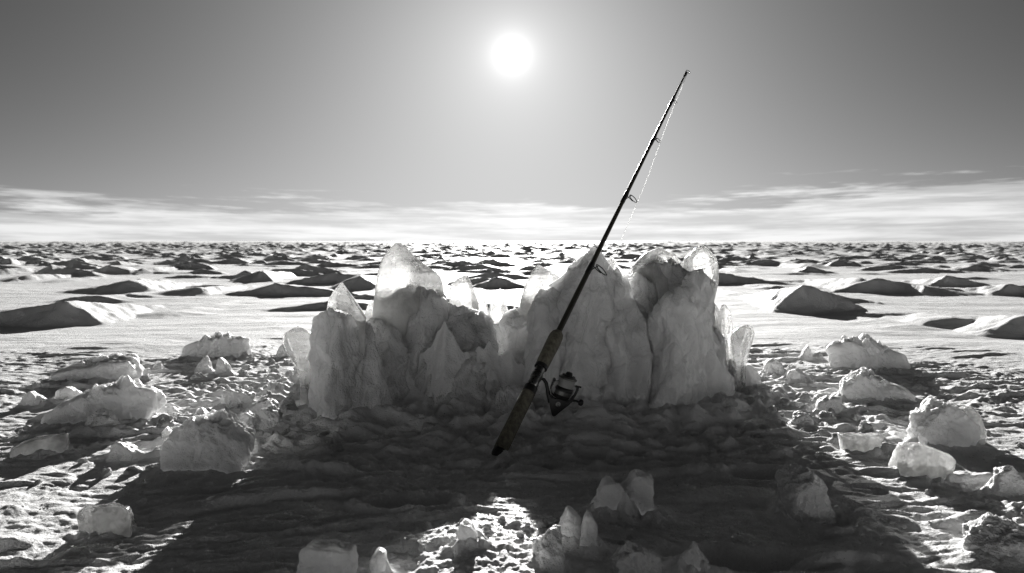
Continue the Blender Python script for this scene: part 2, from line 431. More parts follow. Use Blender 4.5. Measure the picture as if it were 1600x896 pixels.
# ------------------------------------------------------------------ ice wall
def facet_fn(rng, n, k):
    """radius over angle of a rounded polygon, half-widths 1 in x"""
    ths = [2 * math.pi * (i + 0.5 * (rng.random() - 0.5)) / n + rng.random() * 0.6 for i in range(n)]
    ds = [0.86 + 0.14 * rng.random() for _ in range(n)]
    def f(th):
        s = 0
        for t, d in zip(ths, ds):
            c = np.clip(np.cos(th - t), 0, None) / d
            s = s + c ** k
        return 1.0 / np.maximum(s, 1e-6) ** (1.0 / k)
    return f

def pillar(name, levels, Y, depth, seed, mat, parent, clear=False, nz=110, nt=150, amp=1.0, taper=0.75, lean=0.0, flare=0.25, bottom=-0.10, label=None):
    rng = random.Random(seed)
    lv = sorted(levels)
    rows = [p for p, l, r in lv]
    yr = [Y + lean * (rows[-1] - p) / (rows[-1] - rows[0]) for p in rows]
    zs = [P(800, p, q).z for p, q in zip(rows, yr)]; xl = [P(l, p, q).x for (p, l, r), q in zip(lv, yr)]; xr = [P(r, p, q).x for (p, l, r), q in zip(lv, yr)]
    if bottom is not None and zs[-1] > bottom:
        zs.append(bottom); w = 0.06 * (xr[-1] - xl[-1]); xl.append(xl[-1] - w); xr.append(xr[-1] + w)
    zs = np.array(zs); xl = np.array(xl); xr = np.array(xr)
    s = np.linspace(0, 1, nz) ** 1.35
    z = zs[0] + (zs[-1] - zs[0]) * s
    L = np.interp(-z, -zs, xl); Rr = np.interp(-z, -zs, xr)
    if not clear:
        ker = np.array([1, 2, 3, 2, 1]) / 9.0
        for arr in (L, Rr):
            pd = np.concatenate([[arr[0]] * 2, arr, [arr[-1]] * 2]); arr[:] = np.convolve(pd, ker, 'valid')
    cx = (L + Rr) / 2; a = (Rr - L) / 2
    amax = a.max(); t = (z - zs[-1]) / (zs[0] - zs[-1])
    a = a * (1 + 0.05 * (1 - t) ** 4) if not clear else a
    b = depth * (a / amax) ** taper * (1 + flare * (1 - t) ** 3)
    f = facet_fn(rng, rng.choice((5, 6) if clear else (5, 6, 7)), 44 if clear else 13)
    th = np.linspace(0, 2 * math.pi, nt, endpoint=False)
    tw = 0.0
    T, Z = np.meshgrid(th, z)
    if not clear: FEET.append((cx[-1], Y, a[-1], b[-1]))
    rad = f(T) if clear else f(T + 0.25 * np.sin(Z * 9 + seed))
    # keep the outline: half-widths 1 to the left and to the right
    cxs = np.cos(T) * rad
    mx = cxs.max(axis=1, keepdims=True); mn = -cxs.min(axis=1, keepdims=True)
    cxs = np.where(cxs > 0, cxs / mx, cxs / mn)
    sy = np.sin(T) * rad
    X = cx[:, None] + a[:, None] * cxs; Yy = Y + lean * np.clip((z - zs[-2]) / (zs[0] - zs[-2]), -0.3, 1)[:, None] + b[:, None] * sy
    V = np.stack([X, Yy, Z], -1).reshape(-1, 3)
    for _ in range(3 if clear else 7):          # broken faces
        n = Vector((rng.uniform(-0.9, 0.9), -1 if rng.random() < 0.7 else 1, rng.uniform(-0.15, 0.55))).normalized(); n = np.array(n[:])
        dd = V @ n; ex = dd - (dd.max() - rng.uniform(0.015, 0.06) * min(1, depth / 0.1))
        V = V - np.where(ex > 0, ex * 0.92, 0)[:, None] * n
    nrm = np.stack([cxs, sy * 1.0, np.zeros_like(cxs)], -1).reshape(-1, 3)
    nrm /= np.maximum(np.linalg.norm(nrm, axis=1, keepdims=True), 1e-6)
    sc = np.repeat(np.clip(a / 0.05, 0.05, 1), nt)
    if clear:
        dsp = 0.004 * perlin3(V, (14, 14, 5), seed) + 0.0015 * perlin3(V, (45, 45, 20), seed + 1)
        V = V + nrm * (dsp * sc * amp)[:, None]
    else:
        o3 = np.array([seed * 0.37, 0, 0])
        W = V + 0.03 * np.stack([perlin3(V, 7, 71), perlin3(V, 7, 72), perlin3(V, 7, 73)], 1)
        n1 = perlin3(W + o3, (8, 8, 3.2), 81); n2 = perlin3(W + o3, (20, 20, 6.5), 82); n3 = perlin3(W, (42, 42, 24), 83); n4 = perlin3(V, 95, 84)
        low = np.repeat(1 - t, nt)
        fl = perlin3(W + o3, (13, 13, 2.0), 88)
        dsp = 0.030 * n1 + 0.022 * (0.30 - np.abs(fl)) + 0.018 * (0.32 - np.abs(n2)) + 0.009 * n3 + 0.0028 * n4
        dsp = dsp + 0.030 * low ** 2 * perlin3(V, (18, 18, 9), 85)
        wa, wb = worley3(W + o3, (7.5, 7.5, 4.2), 181); wc, wd = worley3(W + o3, (17, 17, 11), 182)
        dsp = 0.95 * dsp + 0.010 * perlin3(W, (30, 30, 16), 190) + 0.034 * (wa - 0.5) + 0.018 * (wc - 0.5) + 0.022 * low ** 1.5 * (np.abs(perlin3(W + o3, (15, 15, 2.5), 189)) - 0.2)
        V = V + nrm * (dsp * sc * amp)[:, None]
        up = np.repeat(np.clip(1 - s * 5, 0, 1), nt)
        V[:, 2] += up * (0.030 * (0.35 - np.abs(perlin3(V, (17, 17, 3), 86))) + 0.014 * perlin3(V, (42, 42, 6), 186) + 0.006 * perlin3(V, (80, 80, 30), 87)) * amp
    top = np.array([[cx[0], Y + lean, z[0] + (0.001 if clear else 0.003)]]); bot = np.array([[cx[-1], Y, z[-1] - 0.005]])
    V = np.vstack([V, top, bot]); n0 = nz * nt
    faces = []
    i = np.arange(nz - 1)[:, None] * nt; j = np.arange(nt)[None, :]; k = (j + 1) % nt
    q = np.stack([i + j, i + nt + j, i + nt + k, i + k], -1).reshape(-1, 4)
    faces = [tuple(r) for r in q.tolist()]
    faces += [(n0, jj, (jj + 1) % nt) for jj in range(nt)]
    faces += [(n0 + 1, (nz - 1) * nt + (jj + 1) % nt, (nz - 1) * nt + jj) for jj in range(nt)]
    V = V - np.array(ORG)
    o = obj(name, V, faces, mat, parent)
    if label: o['label'] = label
    return o

ORG = Vector((0.0, 2.9, 0.05))
WALL = bpy.data.objects.new('ice_wall', None); COL.objects.link(WALL); WALL.location = ORG
tag(WALL, 'fused row of jagged frosted ice pillars tipped with clear crystals behind the fishing rod', 'ice wall')

def crystal_mat(pz):                    # milky below the photo row pz, clear above it
    return pz
_ice_cache = {}
def clear_at(py, Y, thr, span=0.07):
    z = P(800, py, Y).z - ORG.z
    return ice_mat('clear_crystal_ice', 0.02, 0.30, through=thr, z0=z - span, z1=z + span)

PL = {}
def pil(key, levels, Y, depth, seed, **kw):
    PL[key] = pillar('ice_pillar', levels, Y, depth, seed, M_WALL, WALL, **kw); return PL[key]
def cry(levels, Y, depth, seed, milk_py, parent=None, thr=0.25, **kw):
    kw.setdefault('taper', 1.0); kw.setdefault('flare', 0.0)
    return pillar('ice_crystal', levels, Y, depth, seed, clear_at(milk_py, Y, thr), PL[parent] if parent else WALL, clear=True, nz=80, nt=120, **kw)

# front and body pillars: (photo row, left, right)
pil('a', [(488, 512, 556), (496, 501, 562), (510, 497, 566), (540, 495, 568), (580, 497, 572), (630, 494, 585)], 2.66, 0.10, 1, lean=0.03)
pil('b', [(503, 548, 570), (510, 541, 578), (530, 536, 582), (600, 530, 592), (655, 522, 605)], 2.63, 0.09, 2, lean=0.08)
pil('c', [(450, 636, 664), (458, 612, 684), (468, 596, 695), (482, 586, 701), (500, 579, 703), (560, 575, 706), (650, 562, 716)], 2.88, 0.15, 3, lean=0.06)
pil('c2', [(498, 580, 596), (510, 576, 612), (540, 574, 628), (600, 570, 640), (655, 560, 650)], 2.74, 0.09, 33, lean=0.10)
pil('e', [(473, 690, 696), (478, 685, 714), (484, 681, 745), (493, 677, 760), (506, 671, 769), (537, 656, 773), (573, 648, 777), (620, 640, 785), (680, 626, 798)], 2.66, 0.11, 5, lean=0.32)
pil('e2', [(490, 742, 752), (502, 726, 766), (530, 716, 773), (580, 706, 780), (630, 698, 786), (684, 690, 800)], 2.60, 0.08, 35, lean=0.32)
pil('f', [(485, 803, 813), (491, 796, 827), (505, 787, 837), (545, 781, 843), (600, 776, 848), (640, 768, 855)], 2.86, 0.09, 6, lean=0.30)
pil('g', [(391, 924, 931), (398, 916, 940), (406, 908, 948), (417, 896, 957), (430, 880, 970), (446, 858, 976), (462, 842, 984), (493, 831, 1000), (560, 826, 1015), (620, 814, 1030), (680, 798, 1048)], 2.80, 0.17, 7, lean=0.04)
pil('g2', [(414, 958, 966), (424, 948, 976), (440, 940, 982), (466, 934, 988), (493, 926, 1005), (560, 915, 1019), (640, 905, 1035)], 2.76, 0.11, 37, lean=0.06)
pil('g3', [(443, 842, 862), (452, 834, 878), (480, 831, 892), (560, 825, 905), (660, 806, 925)], 2.72, 0.10, 38, lean=0.10)
pil('h', [(410, 1030, 1044), (415, 1010, 1056), (424, 996, 1074), (432, 990, 1088), (442, 984, 1102), (480, 985, 1110), (560, 984, 1118), (620, 978, 1132)], 2.98, 0.17, 8, lean=0.06)
pil('h2', [(424, 1076, 1096), (436, 1064, 1108), (470, 1060, 1113), (560, 1054, 1120), (630, 1044, 1132)], 2.84, 0.11, 40, lean=0.08)
pil('h3', [(428, 992, 1006), (440, 985, 1020), (480, 984, 1032), (560, 980, 1044), (630, 972, 1056)], 2.84, 0.10, 41, lean=0.10)
pil('i', [(450, 1053, 1066), (455, 1042, 1073), (466, 1030, 1079), (477, 1024, 1082), (490, 1014, 1083), (569, 1010, 1082), (620, 1000, 1092), (660, 990, 1104)], 2.70, 0.10, 9, lean=0.08)
pil('k', [(518, 1112, 1126), (528, 1108, 1134), (570, 1104, 1142), (620, 1096, 1160)], 2.86, 0.10, 11, lean=0.06)
pil('l', [(560, 1136, 1146), (573, 1132, 1154), (600, 1129, 1160), (622, 1124, 1172)], 2.93, 0.08, 12, lean=0.04)
pil('m', [(603, 786, 802), (611, 776, 820), (640, 766, 834), (682, 748, 850)], 2.52, 0.06, 13, lean=0.10)
pil('o', [(508, 735, 835), (525, 715, 850), (560, 700, 862), (620, 690, 870)], 3.32, 0.10, 15)
# the continuous fluted foot the pillars grow out of
def ice_base():
    nx, ns = 420, 90
    xs = np.linspace(-0.84, 1.00, nx)
    xc = (xs - 0.06) / 0.90
    Y0 = 2.49 + 0.42 * np.abs(xc) ** 2.6 + 0.035 * perlin2(xs * 5, xs * 0 + 3.3, 301) + 0.015 * perlin2(xs * 15, xs * 0 + 1.3, 302)
    hh = (0.215 + 0.10 * perlin2(xs * 5.5, xs * 0 + 7.7, 303) + 0.12 * (0.3 - np.abs(perlin2(xs * 9, xs * 0 + 2.2, 304))) + 0.02 * perlin2(xs * 40, xs * 0 + 4.1, 305)) * np.clip(1.02 - np.abs(xc) ** 4 * 0.75, 0.1, 1) - 0.05 * np.exp(-((xs + 0.03) / 0.10) ** 2)
    s = np.linspace(0, 1, ns)
    y = Y0[:, None] - 0.05 + 0.30 * (1 - (1 - s) ** 1.5)[None, :]
    z = -0.04 + (hh[:, None] + 0.06) * (s ** 1.55)[None, :]
    X = np.repeat(xs[:, None], ns, 1)
    V = np.stack([X, y, z], -1).reshape(-1, 3)
    W = V + 0.03 * np.stack([perlin3(V, 7, 71), perlin3(V, 7, 72), perlin3(V, 7, 73)], 1)
    f1 = perlin3(W, (12, 8, 2.4), 311); f2 = perlin3(W, (30, 22, 7), 312); f3 = perlin3(W, (55, 55, 34), 313)
    wc, wd = worley3(W, (15, 15, 8), 314)
    S_ = np.repeat(s[None, :], nx, 0).ravel(); fade = np.clip((1 - S_) * 4, 0, 1)
    d = 0.042 * (0.30 - np.abs(f1)) + 0.018 * (0.3 - np.abs(f2)) + 0.006 * f3 + 0.022 * (wc - 0.5) + 0.02 * perlin3(W, (6, 6, 6), 315)
    V[:, 1] -= d * 0.9; V[:, 2] += d * 0.45 * (1 - S_)
    back = np.stack([xs, Y0 + 0.40, np.full(nx, -0.06)], 1); back2 = np.stack([xs, Y0 + 0.40, hh - 0.05], 1); low = np.stack([xs, Y0 - 0.06, np.full(nx, -0.08)], 1)
    A = np.concatenate([low[:, None, :], V.reshape(nx, ns, 3), back2[:, None, :], back[:, None, :]], 1)
    m = ns + 3; A = A.reshape(-1, 3) - np.array(ORG)
    i = np.arange(nx - 1)[:, None] * m; j = np.arange(m)[None, :]; k = (j + 1) % m
    q = np.stack([i + j, i + m + j, i + m + k, i + k], -1).reshape(-1, 4)
    faces = [tuple(r) for r in q.tolist()] + [tuple(range(m)), tuple((nx - 1) * m + jj for jj in range(m - 1, -1, -1))]
    o = obj('ice_base', A, faces, M_BASE, WALL)
    bm = bmesh.new(); bm.from_mesh(o.data); bmesh.ops.recalc_face_normals(bm, faces=bm.faces); bm.to_mesh(o.data); bm.free()
    for x_, y_ in zip(xs[::14], Y0[::14]): FEET.append((x_, y_ + 0.20, 0.10, 0.22))
ice_base()
# clear crystal tips
cry([(510, 462, 467), (516, 452, 477), (522, 443, 488), (533, 443, 496), (550, 450, 496), (575, 462, 492), (600, 470, 489), (625, 470, 492)], 2.74, 0.05, 21, 620, thr=0.40, label='clear crystal tilted out at the left end of the wall')
cry([(442, 532, 536), (455, 521, 546), (468, 514, 557), (485, 511, 569), (497, 510, 576), (530, 509, 575), (600, 505, 575)], 2.70, 0.070, 22, 500, 'a', bottom=None)
cry([(380, 618, 627), (388, 609, 636), (403, 597, 652), (420, 591, 680), (432, 588, 696), (441, 587, 700), (470, 583, 702), (540, 578, 702)], 2.95, 0.13, 23, 462, 'c', bottom=None, label='tallest clear crystal with a slanting faceted top')
cry([(430, 725, 731), (444, 704, 738), (458, 701, 743), (470, 701, 747), (520, 700, 752)], 3.22, 0.07, 24, 480, thr=0.3, bottom=0.0)
cry([(450, 780, 785), (462, 771, 792), (472, 766, 797), (490, 763, 800), (540, 760, 806)], 3.36, 0.05, 25, 520, thr=0.3, bottom=0.0, label='small pointed crystal behind the gap')
cry([(414, 838, 843), (424, 831, 860), (432, 827, 876), (444, 820, 882), (470, 812, 884), (520, 806, 884)], 3.12, 0.10, 26, 470, bottom=0.0)
cry([(384, 1093, 1101), (394, 1080, 1110), (405, 1068, 1117), (420, 1067, 1120), (439, 1069, 1121), (480, 1074, 1113), (520, 1078, 1112), (560, 1080, 1112)], 3.02, 0.09, 27, 440, 'h', bottom=None, label='clear blunt crystal at the right top of the wall')
cry([(388, 1027, 1033), (395, 1010, 1046), (404, 1000, 1060), (417, 988, 1078), (440, 988, 1100), (480, 990, 1100)], 3.04, 0.13, 28, 428, 'h', bottom=None)
cry([(476, 1128, 1133), (488, 1122, 1141), (520, 1120, 1143), (560, 1124, 1147), (612, 1130, 1154)], 3.0, 0.05, 29, 600, thr=0.35, bottom=0.0)
cry([(508, 1164, 1170), (513, 1152, 1176), (521, 1143, 1178), (530, 1140, 1176), (550, 1143, 1170), (580, 1148, 1165), (613, 1151, 1164)], 2.97, 0.05, 30, 620, thr=0.35, bottom=0.0, label='clear crystal tilted out at the right end of the wall')

cry([(468, 577, 581), (480, 570, 588), (500, 567, 590), (540, 566, 592)], 2.96, 0.04, 51, 500, bottom=0.0)
cry([(474, 1114, 1118), (486, 1108, 1124), (520, 1106, 1126)], 2.98, 0.04, 52, 505, bottom=0.0)
cry([(466, 752, 756), (476, 746, 762), (500, 744, 766)], 3.28, 0.04, 53, 495, thr=0.3, bottom=0.0)
cry([(398, 948, 952), (410, 940, 962), (430, 936, 972), (450, 936, 976)], 2.94, 0.06, 54, 430, thr=0.25, bottom=0.1)

# ------------------------------------------------------------------ loose ice and snow
def ico(sub):
    bm = bmesh.new(); bmesh.ops.create_icosphere(bm, subdivisions=sub, radius=1.0)
    v = np.array([x.co[:] for x in bm.verts]); f = np.array([[l.index for l in q.verts] for q in bm.faces]); bm.free()
    return v / np.linalg.norm(v, axis=1, keepdims=True), f
ICO = {k: ico(k) for k in (4, 5, 6, 7)}

def hull2(pts):
    pts = sorted(set(pts)); 
    def half(ps):
        h = []
        for p in ps:
            while len(h) > 1 and (h[-1][0] - h[-2][0]) * (p[1] - h[-2][1]) - (h[-1][1] - h[-2][1]) * (p[0] - h[-2][0]) <= 0: h.pop()
            h.append(p)
        return h
    a = half(pts); b = half(pts[::-1]); return a[:-1] + b[:-1]

def solid(poly, depth, rng, k=22, sub=6, ny=3, jag=0.0, amp=0.008, freq=18.0, tilt=0.25, rug=1.0):
    """closed lump whose front outline is the convex polygon POLY (x, z) in metres about its middle, DEPTH deep"""
    dirs, F = ICO[sub]
    planes = []
    h = hull2([tuple(p) for p in poly])
    for i in range(len(h)):
        (x0, z0), (x1, z1) = h[i], h[(i + 1) % len(h)]
        n = Vector((z1 - z0, 0, -(x1 - x0)))
        if n.length < 1e-6: continue
        n.normalize(); d = n.x * x0 + n.z * z0
        n2 = Vector((n.x, rng.uniform(-tilt, tilt), n.z)).normalized()
        planes.append((n2, max(d, 0.004)))
    for sgn in (-1, 1):
        for q in range(ny):
            n = Vector((rng.uniform(-0.55, 0.55), sgn, rng.uniform(-0.1, 0.5))).normalized()
            planes.append((n, depth / 2 * rng.uniform(0.85, 1.05)))
    w = max(p[0] for p in poly) - min(p[0] for p in poly); hh = max(p[1] for p in poly) - min(p[1] for p in poly)
    inv = 0
    for n, d in planes:
        c = np.clip(dirs @ np.array(n[:]), 0, None) / d
        inv = inv + c ** k
    r = 1.0 / inv ** (1.0 / k)
    V = dirs * r[:, None]
    off = np.array([rng.uniform(0, 50), rng.uniform(0, 50), rng.uniform(0, 50)])
    n1 = perlin3(V + off, freq, 91); n2 = perlin3(V + off, freq * 2.7, 92); n3 = perlin3(V + off, freq * 7, 93)
    wa, wb = worley3(V + off, freq * 0.9, 191); wc, wd = worley3(V + off, freq * 2.4, 192)
    V = V + dirs * (amp * (0.8 * n1 + 0.8 * (0.3 - np.abs(n2)) + 0.22 * n3 + rug * 2.2 * (wa - 0.5) + rug * 0.9 * (wc - 0.5)))[:, None]
    if jag:
        up = sstep(0.15, 0.7, dirs[:, 2])
        V[:, 2] += up * jag * 1.6 * (np.abs(perlin3(V + off, (22, 22, 3), 94)) * 2 - 0.35 + 0.5 * np.abs(perlin3(V + off, (60, 60, 5), 95)))
    return V, F

def place(name, label, cat, mat, pts, depth, seed, base=None, group=None, Y=None, sink=0.05, **kw):
    """pts: photo-pixel outline; its lowest row stands on the snow"""
    rng = random.Random(seed)
    pb = max(p[1] for p in pts); xc = sum(p[0] for p in pts) / len(pts)
    g = G(xc, pb); 
    if Y is None:
        z = hz(g.x, g.y)
        for _ in range(4): g = G(xc, pb, z); z = hz(g.x, g.y)
        Y = g.y + depth * 0.42
    ctr = P(xc, (min(p[1] for p in pts) + pb) / 2, Y)
    poly = [(P(a, b, Y).x - ctr.x, P(a, b, Y).z - ctr.z) for a, b in pts]
    zb = min(p[1] for p in poly)
    gz = hz(ctr.x, Y)
    poly = [(x, z if z > zb * 0.30 else z - sink) for x, z in poly]
    V, F = solid(poly, depth, rng, **kw)
    o = obj(name, V, F, mat)
    # stand on the surface
    o.location = (ctr.x, Y, ctr.z)
    bottom = ctr.z + zb
    dz = gz - bottom
    if -0.2 < dz < 0.2: o.location.z += min(max(dz, -0.03), 0.03) * 0.8
    w = max(p[0] for p in poly) - min(p[0] for p in poly)
    if name in ('ice_spire', 'ice_shard'): MOUNDS.append((ctr.x, Y - 0.005, w * 0.85, 0.020))
    elif w > 0.10: MOUNDS.append((ctr.x, Y - depth * 0.12, w * 0.54, 0.015))
    else: MOUNDS.append((ctr.x, Y, w * 0.52, 0.016 if g.y > 1.75 else 0.008))
    tag(o, label, cat, group)
    return o

def box(x0, y0, x1, y1, c=0.2):
    w = x1 - x0; h = y1 - y0
    return [(x0 + w * c * 0.6, y0 + h * 0.06), (x1 - w * c, y0), (x1, y0 + h * 0.55), (x1 - w * 0.05, y1), (x0 + w * 0.03, y1), (x0, y0 + h * 0.6)]

# slabs of broken crust
place('snow_slab', 'long low snow slab lying farthest left, with a lumpy top edge', 'snow slab', M_SLAB, [(84, 592), (90, 580), (125, 570), (165, 566), (205, 562), (213, 572), (209, 594), (88, 596)], 0.18, 31, jag=0.014, amp=0.012, k=10)
place('snow_slab', 'low jagged snow slab far left of the wall beside two snow cones', 'snow slab', M_SLAB, [(272, 548), (290, 540), (330, 529), (370, 532), (392, 530), (393, 545), (380, 556), (285, 560)], 0.18, 32, jag=0.018, amp=0.012, k=10)
place('snow_slab', 'largest long snow slab on the left with a small lump leaning at its front', 'snow slab', M_SLAB, [(90, 655), (98, 640), (150, 618), (185, 610), (240, 613), (266, 622), (258, 640), (215, 657), (95, 660)], 0.18, 33, jag=0.016, amp=0.014, k=9)
place('snow_slab', 'jagged crested snow slab at the far right, topmost in the picture', 'snow slab', M_SLAB, [(1287, 545), (1300, 540), (1345, 538), (1385, 548), (1414, 562), (1412, 574), (1370, 581), (1305, 571)], 0.18, 34, jag=0.020, amp=0.012, k=10)
place('snow_slab', 'wedge shaped snow slab on the right, nearer than the jagged slab', 'snow slab', M_SLAB, [(1309, 614), (1318, 596), (1350, 588), (1380, 600), (1416, 614), (1417, 628), (1350, 629), (1314, 622)], 0.16, 35, jag=0.014, amp=0.012, k=10)
# big blocks
place('snow_block', 'big rounded snow covered ice block left of the wall with a long shadow', 'ice block', M_SLAB, [(266, 706), (275, 684), (305, 660), (335, 657), (372, 668), (394, 680), (398, 700), (372, 726), (330, 735), (280, 730)], 0.17, 36, amp=0.015, k=8, jag=0.008)
place('ice_fin', 'thin clear ice fin standing against the left end of the big rounded block', 'ice shard', M_CHUNK, [(255, 678), (262, 671), (280, 690), (282, 722), (268, 722), (258, 700)], 0.05, 37, amp=0.004, k=30, Y=G(266, 722).y + 0.01)
place('ice_block', 'large peaked ice block on the right casting a shadow to the right', 'ice block', M_SLAB, [(1428, 664), (1440, 645), (1466, 631), (1490, 645), (1515, 668), (1517, 692), (1490, 698), (1436, 684)], 0.15, 38, amp=0.011, k=15, jag=0.008)
place('ice_wedge', 'smaller clear ice wedge leaning behind the right side of the large peaked block', 'ice block', M_CHUNK, [(1494, 645), (1506, 636), (1516, 638), (1535, 670), (1524, 688), (1500, 690)], 0.08, 39, amp=0.005, k=26)
# clear pieces
place('ice_piece', 'flat clear ice piece at the far left edge', 'ice piece', M_CHUNK, [(31, 697), (50, 690), (90, 683), (107, 681), (108, 690), (98, 708), (60, 713), (36, 707)], 0.07, 40, amp=0.004, k=34)
place('ice_piece', 'clear squarish ice cube in the left foreground', 'ice piece', M_CLEAR, [(128, 802), (140, 797), (200, 795), (206, 800), (205, 832), (190, 840), (140, 838), (128, 826)], 0.07, 41, amp=0.004, k=34)
place('ice_piece', 'clear bowl shaped ice piece on the right, wider at its top', 'ice piece', M_CHUNK, [(1315, 680), (1345, 684), (1372, 679), (1376, 685), (1368, 706), (1345, 712), (1326, 708)], 0.07, 42, amp=0.004, k=30)
place('ice_piece', 'clear ice chunk with a tall frosted left end, below the large peaked block', 'ice piece', M_CHUNK, [(1400, 742), (1408, 720), (1420, 708), (1436, 709), (1480, 724), (1488, 734), (1470, 750), (1420, 753)], 0.09, 43, amp=0.005, k=30)
place('ice_boulder', 'rounded ice boulder lying in the dark shadow at lower right', 'ice block', M_LUMP, [(1217, 768), (1228, 752), (1265, 743), (1285, 760), (1305, 785), (1300, 800), (1240, 804), (1220, 790)], 0.12, 44, amp=0.010, k=9)
place('snow_clump', 'granular glinting snow clump in the bottom right corner', 'snow lump', M_LUMP, [(1517, 864), (1535, 850), (1565, 838), (1600, 846), (1625, 862), (1620, 880), (1530, 880)], 0.12, 45, amp=0.012, k=12, jag=0.003, freq=26)
place('snow_clump', 'rounded snow lump at the right edge above the granular clump', 'snow lump', M_LUMP, [(1543, 770), (1555, 744), (1570, 739), (1592, 760), (1598, 776), (1560, 778)], 0.07, 46, amp=0.008, k=14, freq=26)
# shards standing in the shade in front
place('ice_shard', 'upright flat sided ice shard in the shade right of the rod butt', 'ice shard', M_SLAB, [(960, 803), (975, 768), (992, 743), (1016, 746), (1019, 800), (1000, 806)], 0.05, 47, amp=0.007, k=34, ny=2)
place('ice_shard', 'lower curved ice shard leaning beside the upright shard', 'ice shard', M_SLAB, [(920, 800), (925, 782), (946, 753), (964, 757), (972, 775), (968, 804)], 0.05, 48, amp=0.007, k=22, ny=2)
place('ice_spire', 'left of the twin pointed snow spires in the lit foreground', 'snow spire', M_SLAB, [(876, 884), (880, 838), (887, 817), (893, 820), (904, 834), (908, 884)], 0.045, 49, amp=0.007, k=14, Y=G(890, 884).y + 0.01)
place('ice_spire', 'right of the twin pointed snow spires in the lit foreground', 'snow spire', M_SLAB, [(906, 892), (909, 838), (915, 820), (921, 819), (931, 838), (936, 892)], 0.05, 50, amp=0.007, k=14, Y=G(920, 892).y + 0.01)
place('snow_mound', 'soft lit snow lump just left of the twin spires', 'snow lump', M_LUMP, [(836, 888), (842, 850), (860, 836), (876, 846), (882, 888)], 0.07, 51, amp=0.008, k=12, freq=30)
place('ice_spire', 'small pale snow spire poking from the bright heap left of centre', 'snow spire', M_SLAB, [(714, 858), (718, 832), (724, 820), (732, 822), (746, 840), (752, 860)], 0.045, 52, amp=0.007, k=14)
place('snow_mound', 'crusty lit snow lump at the bottom edge right of the twin spires', 'snow lump', M_LUMP, [(962, 905), (966, 872), (985, 858), (1000, 868), (1028, 880), (1030, 905)], 0.06, 53, amp=0.008, k=14, freq=30, jag=0.006)
place('ice_shard', 'angled lit shard at the bottom edge, farther right of the twin spires', 'ice shard', M_SLAB, [(1048, 905), (1054, 884), (1085, 856), (1096, 866), (1104, 884), (1102, 905)], 0.05, 54, amp=0.007, k=24)
place('ice_block', 'smooth square topped block in shade at the bottom edge', 'ice block', M_SLAB, [(466, 915), (476, 868), (488, 861), (530, 872), (550, 868), (556, 882), (552, 915)], 0.08, 55, amp=0.005, k=18)
place('ice_spire', 'tiny lit snow spike at the bottom edge beside the square topped block', 'snow spire', M_SLAB, [(582, 900), (586, 872), (592, 866), (600, 870), (602, 900)], 0.03, 56, amp=0.007, k=14, sub=5)
# cones and named lumps
place('snow_cone', 'left of two small pointed snow cones beyond the long left slabs', 'snow cone', M_LUMP, [(306, 582), (314, 565), (320, 557), (326, 563), (334, 582)], 0.06, 57, amp=0.004, k=14, sub=5)
place('snow_cone', 'right of two small pointed snow cones beyond the long left slabs', 'snow cone', M_LUMP, [(331, 587), (340, 570), (346, 562), (354, 570), (366, 587)], 0.06, 58, amp=0.004, k=14, sub=5)
place('snow_cone', 'pale snow cone beside the tilted crystal at the left wall end', 'snow cone', M_LUMP, [(431, 557), (440, 540), (446, 535), (452, 546), (456, 558)], 0.05, 59, amp=0.004, k=14, sub=5)
place('snow_cone', 'small pointed cone left of the jagged crested slab on the right', 'snow cone', M_LUMP, [(1248, 562), (1256, 550), (1262, 543), (1266, 550), (1269, 562)], 0.05, 60, amp=0.003, k=16, sub=5)
place('snow_clump', 'round snow lump leaning on the front of the largest left slab', 'snow lump', M_LUMP, [(131, 666), (138, 650), (155, 641), (172, 648), (181, 664), (170, 671), (138, 671)], 0.07, 61, amp=0.008, k=12, sub=5, freq=26)
place('snow_clump', 'peaked snow lump near the left edge of the picture', 'snow lump', M_LUMP, [(34, 638), (40, 622), (50, 614), (64, 624), (78, 638)], 0.07, 62, amp=0.006, k=14, sub=5)
place('snow_clump', 'broad low lump between the peaked lump and the largest left slab', 'snow lump', M_LUMP, [(86, 626), (92, 612), (108, 606), (122, 614), (126, 626)], 0.08, 63, amp=0.006, k=14, sub=5)
place('snow_clump', 'craggy pale lump just behind the big rounded block', 'snow lump', M_LUMP, [(346, 640), (352, 620), (372, 616), (392, 622), (394, 640)], 0.07, 64, amp=0.010, k=14, sub=5, freq=30)
place('snow_clump', 'snow lump touching the right shoulder of the big rounded block', 'snow lump', M_LUMP, [(371, 674), (376, 654), (388, 649), (400, 658), (404, 676)], 0.06, 65, amp=0.007, k=12, sub=5, freq=30)
place('snow_clump', 'rounded lump at the shadow edge right of the big rounded block', 'snow lump', M_LUMP, [(405, 670), (408, 650), (422, 642), (436, 648), (438, 668)], 0.07, 66, amp=0.008, k=12, sub=5, freq=30)
place('snow_clump', 'ridge shaped lump at the left foot of the wall', 'snow lump', M_LUMP, [(384, 648), (392, 634), (415, 622), (430, 628), (434, 648)], 0.07, 67, amp=0.008, k=14, sub=5, freq=30)
place('snow_clump', 'low snow lump by the hollow left of the big rounded block', 'snow lump', M_LUMP, [(168, 716), (176, 702), (192, 697), (206, 706), (212, 716)], 0.07, 68, amp=0.007, k=12, sub=5, freq=28)
place('snow_clump', 'angular lump in front of the wedge shaped slab on the right', 'snow lump', M_LUMP, [(1274, 646), (1278, 630), (1300, 622), (1314, 624), (1308, 646), (1290, 651)], 0.07, 69, amp=0.006, k=18, sub=5)
place('snow_clump', 'round pale lump at the right shadow edge below the angular lump', 'snow lump', M_LUMP, [(1235, 668), (1240, 654), (1252, 650), (1266, 656), (1270, 668)], 0.06, 70, amp=0.007, k=12, sub=5, freq=30)
